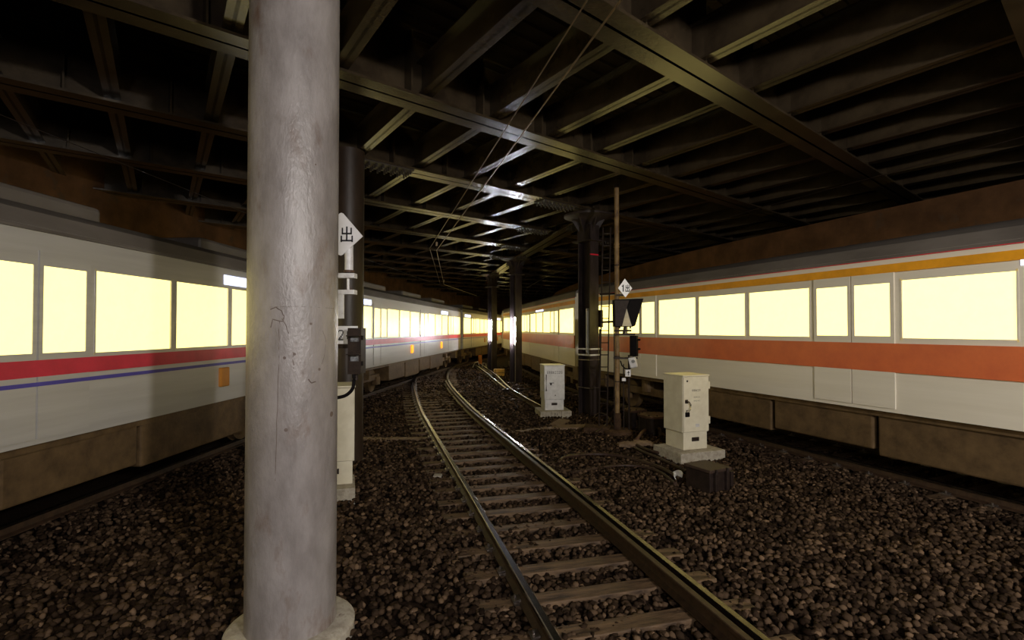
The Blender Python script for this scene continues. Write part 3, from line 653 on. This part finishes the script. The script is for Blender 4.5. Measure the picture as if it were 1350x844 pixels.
# ================================================================== right signal mast
g = gp(814, 572, -.2); D2 = g.y
sm = thing('signal_mast', (g.x, g.y, -.22), 0, 'tall tan signal mast with ladder, dark signal head and diamond sign', 'signal'); ML2 = sm.location
def l2(px, py, d=None): return dp(px, py, D2 if d is None else d) - ML2
top = l2(811, 246).z
mb = MB(); mb.cyl((0, 0, 0), (0, 0, top), .056, 20); mb.build('post', 'tanpost', sm, smooth=True)
mb = MB(); mb.lathe([(.36, -.06), (.36, .10), (.30, .14), (.09, .14), (.085, .5), (.056, .52)], n=28); mb.build('footing', 'concdark', sm, smooth=True)
for py in (322, 326, 350, 503, 470):
    z = l2(812, py).z; mb = MB(); mb.cyl((0, 0, z - .012), (0, 0, z + .012), .064, 20); mb.build('band', 'dark_iron' if py > 340 else 'tanpost', sm)
mb = MB(); mb.cyl((0, 0, top - .03), (0, 0, top + .06), .075, 16); mb.build('cap', 'dark_iron', sm)
# diamond sign 1 + exit character
DS = D2 - .12
mb = MB(); mb.prism([l2(*p, DS) for p in ((823.8, 367.5), (833.4, 380.3), (824.6, 392.2), (814.8, 380))], (0, .012, 0)); pl = mb.build('diamond_plate', 'white', sm)
mb = MB(); q = l2(824.3, 380, DS); glyphs(mb, [G_1, G_OUTB], q, (1, 0, 0), (0, 0, 1), (0, -1, 0), .165, .02, th=.004, aspect=.62); mb.build('lettering', 'ink', pl)
mb = MB(); a = l2(822, 389, DS); mb.obox((a.x / 2, a.y / 2 + .03, a.z), (abs(a.x) / 2 + .03, 0, 0), (0, .06, 0), (0, 0, .022)); mb.build('sign_arm', 'dark_iron', sm)
# head: tapered dark housing with a pale triangular plate
DH = D2 - .16
poly = [l2(*p, DH) for p in ((810.3, 395), (848.5, 393.6), (837.5, 429.5), (834, 431), (811, 431))]
mb = MB(); mb.prism(poly, (0, .30, 0)); hd = mb.build('signal_head', 'black', sm, bevel=.006)
mb = MB(); mb.prism([l2(*p, DH - .012) for p in ((826.4, 406.5), (833.2, 430), (820.2, 430))], (0, .016, 0)); tag(mb.build('triangle_plate', 'cream_plate', hd), 'pale triangular plate')
mb = MB(); mb.prism([l2(*p, DH - .03) for p in ((826.4, 406.5), (831.5, 396), (848.3, 394), (837.3, 429.3), (833.3, 430))], (0, .034, 0)); mb.build('hood', 'black', hd)
mb = MB(); mb.prism([l2(*p, DH - .03) for p in ((826.2, 406.5), (829.5, 396), (810.8, 396), (811.4, 430), (820, 430))], (0, .034, 0)); mb.build('hood', 'dark_iron', hd)
for px in (817, 824, 831):
    mb = MB(); e = l2(px, 431, DH + .1); mb.cyl(e + Vector((0, 0, .01)), e - Vector((0, 0, .04)), .02, 8); mb.build('fixing_bolt', 'dark_iron', hd)
for py, x0, x1 in ((436, 809, 831), (441, 809, 836)):
    mb = MB(); a, b = l2(x0, py - 1.2), l2(x1, py + 1.2); mb.box(a.x, b.x, -.12, -.04, b.z, a.z); mb.build('bracket_arm', 'dark_iron', sm)
mb = MB(); mb.cyl(l2(824, 429, DH + .08), l2(822, 441, DH + .08), .03, 10); mb.build('head_support', 'dark_iron', sm)
# lower two-aspect box seen from its side
a, b = l2(828, 442.5), l2(841, 469.5); cx, cz = (a.x + b.x) / 2, (a.z + b.z) / 2
mb = MB(); r_ = math.radians(28); ux, uy = Vector((math.cos(r_), -math.sin(r_), 0)), Vector((math.sin(r_), math.cos(r_), 0))
mb.obox((cx, -.1, cz), ux * .085, uy * .075, (0, 0, (a.z - b.z) / 2)); lb = mb.build('lower_signal_box', 'black', sm, bevel=.008)
for py in (448, 460):
    z = l2(840, py).z; q = MB(); e = Vector((cx, -.1, z)) + ux * .08; q.cyl(e, e + ux * .07 + Vector((0, 0, -.0)), .022, 10); q.build('visor', 'black', lb)
mb = MB(); mb.obox((cx, -.1, b.z - .025), ux * .03, uy * .03, (0, 0, .03)); mb.build('box_foot', 'dark_iron', lb)
mb = MB(); a, b = l2(808, 470.5), l2(839, 473); mb.box(a.x, b.x, -.13, -.06, b.z, a.z); mb.build('bracket_arm', 'dark_iron', sm)
e = l2(834.5, 478, D2 - .15)
mb = MB(); mb.obox(e, (.085, -.02, .02), (.02, .05, 0), (-.03, 0, .125)); sl = mb.build('spot_lamp', 'whitepost', sm, bevel=.035)
mb = MB(); mb.cyl(e + Vector((-.01, -.075, .03)), e + Vector((-.01, -.05, .03)), .04, 14); mb.build('lamp_lens', 'glass_dark', sl)
q = MB(); q.tube([l2(818, 476), l2(820, 482, D2 - .1), l2(824, 486, D2 - .12), l2(829, 487, D2 - .12), l2(834, 484, D2 - .12)], .016); q.build('cable', 'black', sm)
# pipes, small arrow sign, label
for px, y0, y1, r in ((829, 468, 580, .024), (822, 480, 592, .013), (809.5, 400, 556, .012)):
    a, b = l2(px, y0, D2 - .1), l2(px, y1, D2 - .1); q = MB(); q.cyl((a.x, a.y, 0.0), (a.x, a.y, a.z), r, 10); q.build('pipe', 'dark_iron', sm)
mb = MB(); a, b = l2(824.5, 487.5, D2 - .14), l2(831.5, 496.5, D2 - .14); mb.box(a.x, b.x, a.y, a.y + .03, b.z, a.z); pl = mb.build('small_sign', 'white', sm)
mb = MB(); glyphs(mb, [G_ARROW], ((a.x + b.x) / 2 + .01, a.y, (a.z + b.z) / 2), (1, 0, 0), (0, 0, 1), (0, -1, 0), .11, th=.003, aspect=.8); mb.build('arrow_mark', 'ink', pl)
mb = MB(); a, b = l2(820, 498.5, D2 - .14), l2(825, 502.5, D2 - .14); mb.box(a.x, b.x, a.y, a.y + .02, b.z, a.z); tag(mb.build('tag_plate', 'white', sm), 'tiny pale tag plate')
# ladder
la, lb_ = l2(797, 300, D2 + .25), l2(796, 562, D2 + .1)
for s in (0, 1):
    q = MB(); a = l2(795 + s * 10, 300, D2 + .2); b = l2(789.5 + s * 10.5, 560, D2 + .2); b.z = 0.0; q.cyl(b, a, .017, 8); q.build('ladder_stile', 'dark_iron', sm)
for py in list(range(308, 556, 16)):
    f_ = (py - 300) / 260; q = MB(); q.cyl(l2(795 - 5.5 * f_, py, D2 + .2), l2(805 - 5.0 * f_, py, D2 + .2), .012, 6); q.build('ladder_rung', 'dark_iron', sm)
for py in (387, 424):
    q = MB(); a = l2(791, py + 1, D2 + .19); b = l2(812, py, D2); q.cyl(a, b, .024, 8); q.build('ladder_stay', 'dark_iron', sm)

# ================================================================== trackside drums and boxes
def drum(px, py, wpx, hpx, label):
    g = gp(px, py, -.2); r = wpx / F * g.y / 2; h = hpx / F * g.y
    t = thing('impedance_bond', (g.x, g.y + r, -.225), math.radians(20), label, 'trackside box')
    oct_ = [(r * (1 if abs(x) > .5 else .62) * sx, 0) for x, sx in ()]
    pts = [(r * .96 * math.copysign(abs(math.cos(a)) ** .55, math.cos(a)), r * .96 * math.copysign(abs(math.sin(a)) ** .55, math.sin(a))) for a in [2 * math.pi * k / 28 for k in range(28)]]
    mb = MB(); mb.prism([(x, y, 0) for x, y in pts], (0, 0, h * .88)); mb.build('tank', 'dark_iron', t, bevel=.01)
    mb = MB(); mb.prism([(x * 1.06, y * 1.06, h * .87) for x, y in pts], (0, 0, h * .13)); ld = mb.build('lid', 'rust_iron', t, bevel=.012)
    for k in range(0, 28, 4):
        x, y = pts[k]; q = MB(); q.cyl((x * .94, y * .94, h * .99), (x * .94, y * .94, h * 1.05), .02, 6); q.build('bolt', 'dark_iron', ld)
    for s in (-1, 1):
        q = MB(); q.tube([(s * r * .35, -r * .8, h * .45), (s * r * .38, -r * 1.1, h * .42), (s * r * .42, -r * 1.22, h * .2), (s * r * .45, -r * 1.25, .02)], .04); q.build('cable', 'hose', t, smooth=True)
    return t
drum(840, 566, 27, 26, 'rusty lidded impedance bond tank nearest the signal mast foot')
drum(868, 575, 38, 27, 'rusty lidded impedance bond tank beside the cream relay cabinet')

# black box at the lower right
g = gp(936, 621, .175); t = thing('trackside_junction_box', (g.x, g.y, -.225), math.radians(27.6), 'low black iron box with flanged lid before the cream relay cabinet', 'trackside box')
mb = MB(); mb.box(.02, .46, .02, .50, 0, .36); mb.build('body', 'dark_iron', t, bevel=.012)
mb = MB(); mb.box(0, .48, 0, .52, .35, .40); mb.build('lid', 'box_lid', t, bevel=.012)
for x in (.12, .36):
    mb = MB(); mb.box(x - .03, x + .03, -.03, .03, .08, .36); mb.cyl((x, -.02, .33), (x, -.02, .41), .022, 8); mb.build('lug', 'dark_iron', t, bevel=.006)
mb = MB(); mb.box(.46, .52, .0, .40, .10, .33); fp = mb.build('side_flange', 'dark_iron', t, bevel=.006)
for x in (.08, .2, .32):
    for z in (.16, .27):
        mb = MB(); mb.cyl((.52, x, z), (.545, x, z), .022, 6); mb.build('bolt', 'bolt', fp)

# small yellow crate, orange marker box, black rods and board near the far columns
def crate(px0, px1, py0, py1, d, name, m_, label, cat, depth):
    a, b = dp(px0, py0, d), dp(px1, py1, d); t = thing(name, ((a.x + b.x) / 2, d, b.z), 0, label, cat); w_ = (b.x - a.x) / 2; h = a.z - b.z
    return t, w_, h
g = gp(658, 496, -.2); t, w_, h = crate(651, 665, 487, 496, g.y, 'tool_crate', 'yellow', 'small yellow crate standing on the ballast between steel columns', 'crate', .3)
t.location.z = -.2
mb = MB(); mb.box(-w_, w_, 0, .3, 0, h * .46); mb.build('crate_body', 'yellow', t, bevel=.01)
mb = MB(); mb.box(-w_, w_, 0, .3, h * .52, h); mb.build('crate_lid', 'yellow', t, bevel=.01)
mb = MB(); mb.box(-w_ * .96, w_ * .96, .01, .29, h * .4, h * .56); mb.box(-w_ * .78, -w_ * .66, -.006, .02, 0, h); mb.build('strap', 'dark_iron', t)
g = gp(632.8, 481, -.2); t, w_, h = crate(630.6, 635.2, 468.5, 481, g.y, 'marker_box', 'orange', 'small upright orange marker box on the ballast by the left train', 'box', .2)
t.location.z = -.2
mb = MB(); mb.box(-w_, w_, 0, .18, .03, h); mb.build('box_body', 'orange', t, bevel=.03)
mb = MB(); mb.box(-w_ * 1.1, w_ * 1.1, -.01, .19, -.02, .035); mb.build('box_foot', 'dark_iron', t)
mb = MB(); mb.cyl((0, -.012, h * .72), (0, .01, h * .72), w_ * .5, 12); mb.build('reflector_disc', 'yellow', t)
for k, (p, q_) in enumerate((((682, 508), (722, 506)), ((684, 513), (722, 510)))):
    a, b = gp(*p, -.1), gp(*q_, -.1); mb = MB(); mb.cyl((a.x, a.y, -.13), (b.x, b.y, -.13), .04, 8)
    for e in (a, b): mb.box(e.x - .05, e.x + .05, e.y - .06, e.y + .06, -.24, -.1)
    tag(mb.build('point_rod', 'dark_iron'), ('black point rod lying at the foot of the dark steel column', 'black point rod lying beside the pale timber board')[k], 'rod', 'point rods by the column foot')
a = gp(703, 519, -.17); mb = MB(); mb.obox((a.x, a.y, -.19), (.55, .05, 0), (-.02, .22, 0), (0, 0, .035)); tag(mb.build('timber_board', 'board', bevel=.008), 'pale timber board lying left of the silver grey cabinet', 'board')

# cable trough crossing the curved track, boards
def trough(p, q_, wid, z, label, name='cable_trough_lid', n=4):
    a, b = gp(*p, z), gp(*q_, z); d = (b - a); L = d.length; d.normalize(); nrm = Vector((-d.y, d.x, 0))
    t = thing(name, (a.x, a.y, z), math.atan2(d.y, d.x), label, 'cable trough')
    for k in range(n):
        mb = MB(); mb.box(L * k / n + .006, L * (k + 1) / n - .006, -wid / 2, wid / 2, -.10, random.uniform(-.004, .008)); mb.build('trough_lid', 'board', t, bevel=.006)
trough((476, 577.5), (556, 578), .22, -.15, 'timber cable trough running left of the curved track to the slim column', n=4)
trough((672, 569.5), (741, 562), .20, -.15, 'timber cable trough running from the curved track to the silver cabinet', n=4)
a = gp(761, 562, -.15); mb = MB(); mb.obox((a.x, a.y, -.17), (.50, .07, 0.0), (-.03, .20, 0), (0, 0, .03)); tag(mb.build('cover_board', 'board', bevel=.008), 'loose cover board lying before the thick steel column', 'board')
a = gp(738, 556, -.15); mb = MB(); mb.obox((a.x, a.y, -.18), (.13, -.12, 0), (.17, .42, 0), (0, 0, .025)); tag(mb.build('cover_board', 'board', bevel=.008), 'cover board sloping from the silver cabinet plinth to the trough', 'board')
a = gp(789, 572, -.2); mb = MB(); mb.obox((a.x, a.y + .2, -.14), (.30, -.08, 0), (.06, .24, 0), (0, 0, .09)); tag(mb.build('concrete_block', 'concdark', bevel=.02), 'low soiled concrete block left of the signal mast footing', 'block')
# flattened sack near the mast
a = gp(838, 587, -.17); mb = MB()
N_ = 18; vs_ = []
for i in range(N_):
    for j in range(7):
        u_, v_ = i / (N_ - 1) * 2 - 1, j / 6 * 2 - 1; vs_.append((u_ * .38, v_ * .12 * (1 - .5 * u_ * u_) + .05 * math.sin(u_ * 3), .05 * (1 - v_ * v_) * (1 - u_ ** 4) + .018 * math.sin(u_ * 9 + v_ * 4)))
for i in range(N_): 
    for j in range(7):
        x, y, z = vs_[i * 7 + j]; vs_.append((x, y, min(z, 0) - .05))
o_ = N_ * 7; fs_ = []
for i in range(N_ - 1):
    for j in range(6):
        p = i * 7 + j; fs_ += [(p, p + 7, p + 8, p + 1), (o_ + p, o_ + p + 1, o_ + p + 8, o_ + p + 7)]
for i in range(N_ - 1): fs_ += [(i * 7, o_ + i * 7, o_ + i * 7 + 7, i * 7 + 7), (i * 7 + 6, i * 7 + 13, o_ + i * 7 + 13, o_ + i * 7 + 6)]
for j in range(6): fs_ += [(j, j + 1, o_ + j + 1, o_ + j), ((N_ - 1) * 7 + j, o_ + (N_ - 1) * 7 + j, o_ + (N_ - 1) * 7 + j + 1, (N_ - 1) * 7 + j + 1)]
mb.add(vs_, fs_); tag(mb.build('flattened_sack', 'board', smooth=True, loc=(a.x, a.y, -.13), rz=.1), 'flattened pale brown sack lying on the ballast by the signal mast', 'sack')

# cables on the ground
def cable(pts, r, label, m_='hose', z=-.15):
    P = [gp(px, py, z if len(q) == 0 else q[0]) for px, py, *q in pts]
    c = catmull([(p.x, p.y, p.z) for p in P], .06); mb = MB(); mb.tube(c, r, 10)
    tag(mb.build('ground_cable', m_, smooth=True), label, 'cable')
cable([(734, 613, -.19), (737, 609, -.10), (745, 603, -.10), (765, 600, -.12), (790, 599, -.13), (820, 602, -.13), (850, 610, -.14), (875, 619, -.14), (897, 632, -.15)], .034, 'thick brown cable looping from the right rail round the stone patch')
cable([(746, 625, -.18), (765, 622, -.15), (790, 617, -.14), (820, 614, -.14), (850, 616, -.14), (872, 624, -.15), (890, 638, -.16)], .026, 'thinner dark cable curving inside the thick brown cable loop')
cable([(836, 590, -.15), (848, 596, -.14), (865, 603, -.14), (885, 612, -.14), (905, 622, -.15)], .030, 'brown cable running from the sack to the black junction box')
cable([(838, 586, -.14), (850, 592, -.13), (868, 597, -.13), (886, 598, -.14)], .030, 'brown cable running from the sack to the cream cabinet plinth')
cable([(838, 583, -.14), (842, 576, -.05), (849, 568, -.08), (856, 566, -.1)], .036, 'short rusty hose rising between the sack and the tanks', 'rust_iron')
cable([(785, 571, -.12), (797, 562, -.05), (806, 551, .05), (809, 540, .3)], .026, 'dark cable bending from the mast down to the concrete block')
cable([(808, 563, -.1), (800, 548, .05), (790, 545, .05), (783, 551, -.1)], .022, 'thin dark cable arching behind the concrete block')
cable([(958, 578, -.15), (975, 582, -.15), (1000, 590, -.15), (1060, 610, -.15)], .03, 'dark cable lying right of the cream relay cabinet beside the outer track')
# crumpled paper
g = gp(894, 632, -.19); ico = bmesh.new(); bmesh.ops.create_icosphere(ico, subdivisions=2, radius=.08)
for v in ico.verts: v.co *= random.uniform(.55, 1.3); v.co.z = max(v.co.z * 1.1, -.05)
me = bpy.data.meshes.new('crumpled_paper'); ico.to_mesh(me); ico.free(); me.materials.append(M['paper'])
tag(link('crumpled_paper', me, None, (g.x, g.y, -.13)), 'crumpled white paper lying beside the black iron box', 'litter')
a = gp(490, 541, -.19); mb = MB(); mb.obox((a.x, a.y, -.18), (.28, .03, .02), (.03, .10, 0), (0, 0, .02)); tag(mb.build('flat_stone', 'concdark', bevel=.015), 'flat pale slab lying on ballast beside the left branch track', 'slab')
a = gp(577, 631, -.19); mb = MB(); mb.obox((a.x, a.y, -.155), (.07, .0, .0), (.0, .07, 0), (0, 0, .03)); tag(mb.build('survey_stone', 'conc', bevel=.012), 'small pale square stone beside the left rail of curved track', 'stone')

# ================================================================== overhead wires
def wire(curve, y0, y1, o, z, name, label, r=.011, knots=(-3, 4, 12, 20, 28, 35, 42, 50, 57)):
    K = [curve.off(curve.s_of_y(y), o) for y in knots]
    pts = [(x, y, z) for x, y in K if y0 <= y <= y1]
    mb = MB(); mb.tube(pts, r, 6); return tag(mb.build(name, 'wire' if r > .007 else 'dark_iron'), label, 'wire'), pts
w1, K = wire(MAIN, -4, 52, .0, 5.20, 'contact_wire', 'bright overhead contact wire hung above the curved track', knots=(-3, 2.5, 19, 33.6, 45))
w2, _ = wire(MAIN, -4, 34, -.25, 5.26, 'contact_wire', 'dim second overhead wire hung beside the bright contact wire', r=.008, knots=(-3, 2.5, 19, 33.6))
for (x, y, z), lb in zip(K[2:4], ('insulated hanger at the bend of the bright contact wire', 'insulated hanger of the contact wire close above the silver train roof')):
    t = thing('wire_hanger', (x, y, z), 0, lb, 'hanger', 'wire hangers above the curved track')
    mb = MB(); mb.cyl((0, 0, 0), (0, 0, .45), .012, 8); mb.build('drop_rod', 'dark_iron', t)
    mb = MB(); mb.lathe([(.02, .16), (.05, .18), (.02, .21), (.05, .23), (.02, .26), (.05, .28), (.02, .31)], n=14); mb.build('insulator', 'insul', t, smooth=True)
    mb = MB(); mb.box(-.3, .05, -.012, .012, .03, .055); mb.build('clamp_arm', 'dark_iron', t)
wire(LEFT, -4, 57, 0, 5.10, 'contact_wire', 'overhead contact wire hung above the silver train', r=.006)
wire(RIGHT, -4, 57, 0, 5.10, 'contact_wire', 'overhead contact wire hung above the cream train', r=.006)

# ================================================================== lamps
def fixture(p, ang, label, L=1.25, m_='tube_on', zhang=0.0, group=None):
    t = thing('fluorescent_lamp', p, ang, label, 'lamp', group)
    mb = MB(); mb.prism([(-L / 2, -.09, .05), (-L / 2, .09, .05), (-L / 2, .045, .11), (-L / 2, -.045, .11)], (L, 0, 0)); mb.build('housing', 'reflector', t)
    mb = MB(); mb.cyl((-L / 2 + .04, 0, .02), (L / 2 - .04, 0, .02), .019, 12); mb.build('fluorescent_tube_offscreen' if m_ == 'tube_platform' else 'fluorescent_tube', m_, t, smooth=True)
    for s in (-1, 1):
        mb = MB(); mb.box(s * (L / 2 - .03) - .015, s * (L / 2 - .03) + .015, -.025, .025, -.01, .07); mb.build('lamp_holder', 'reflector', t)
        if zhang: mb = MB(); mb.cyl((s * L * .35, 0, .1), (s * L * .35, 0, .1 + zhang), .012, 6); mb.build('hanger_rod', 'dark_iron', t)
    return t
# platform lamps behind the camera
t = fixture((.9, -3.6, 3.9), math.pi / 2, 'fluorescent platform lamp hung along the platform end', L=2.4, m_='tube_platform', zhang=2.5)
ld = bpy.data.lights.new('platform_lamp_light', 'AREA'); ld.shape = 'RECTANGLE'; ld.size = 2.3; ld.size_y = .12; ld.energy = PLATFORM; ld.color = (1.0, .95, .94)
t.name = 'platform_lamp_offscreen'
lo = bpy.data.objects.new('platform_lamp_light_offscreen', ld); COL.objects.link(lo); lo.parent = t; lo.location = (.03, 0, -.03); lo.rotation_euler = (0, math.radians(-40), 0)
fp_ = Vector((4.9, -3.6, 4.3)); aim = Vector((3.7, 10.8, 1.0)); d = (aim - fp_).normalized()
t = thing('platform_floodlight_offscreen', fp_, math.atan2(d.y, d.x) - math.pi / 2, 'boxy floodlight hung at the platform end facing along the tracks', 'lamp')
mb = MB(); mb.lathe([(.10, -.30), (.16, -.22), (.20, .0), (.22, .02), (.19, .02), (.14, -.16), (.09, -.2)], n=24)
th = math.atan2(d.z, math.hypot(d.x, d.y)); R = Matrix.Rotation(th - math.pi / 2, 4, 'X'); mb.v = [tuple(R @ Vector(v)) for v in mb.v]; mb.build('reflector_bowl', 'reflector', t, smooth=True)
mb = MB(); mb.cyl((0, 0, .15), (0, 0, 2.25), .02, 8); mb.build('hanger_rod', 'dark_iron', t)
ld = bpy.data.lights.new('floodlight_light', 'AREA'); ld.shape = 'DISK'; ld.size = .36; ld.energy = FLOOD; ld.color = (1.0, .94, .87)
lo = bpy.data.objects.new('platform_floodlight_light_offscreen', ld); COL.objects.link(lo); lo.parent = t; lo.rotation_euler = (math.pi / 2 + th, 0, 0); lo.location = Vector((0, math.cos(th), math.sin(th))) * .06
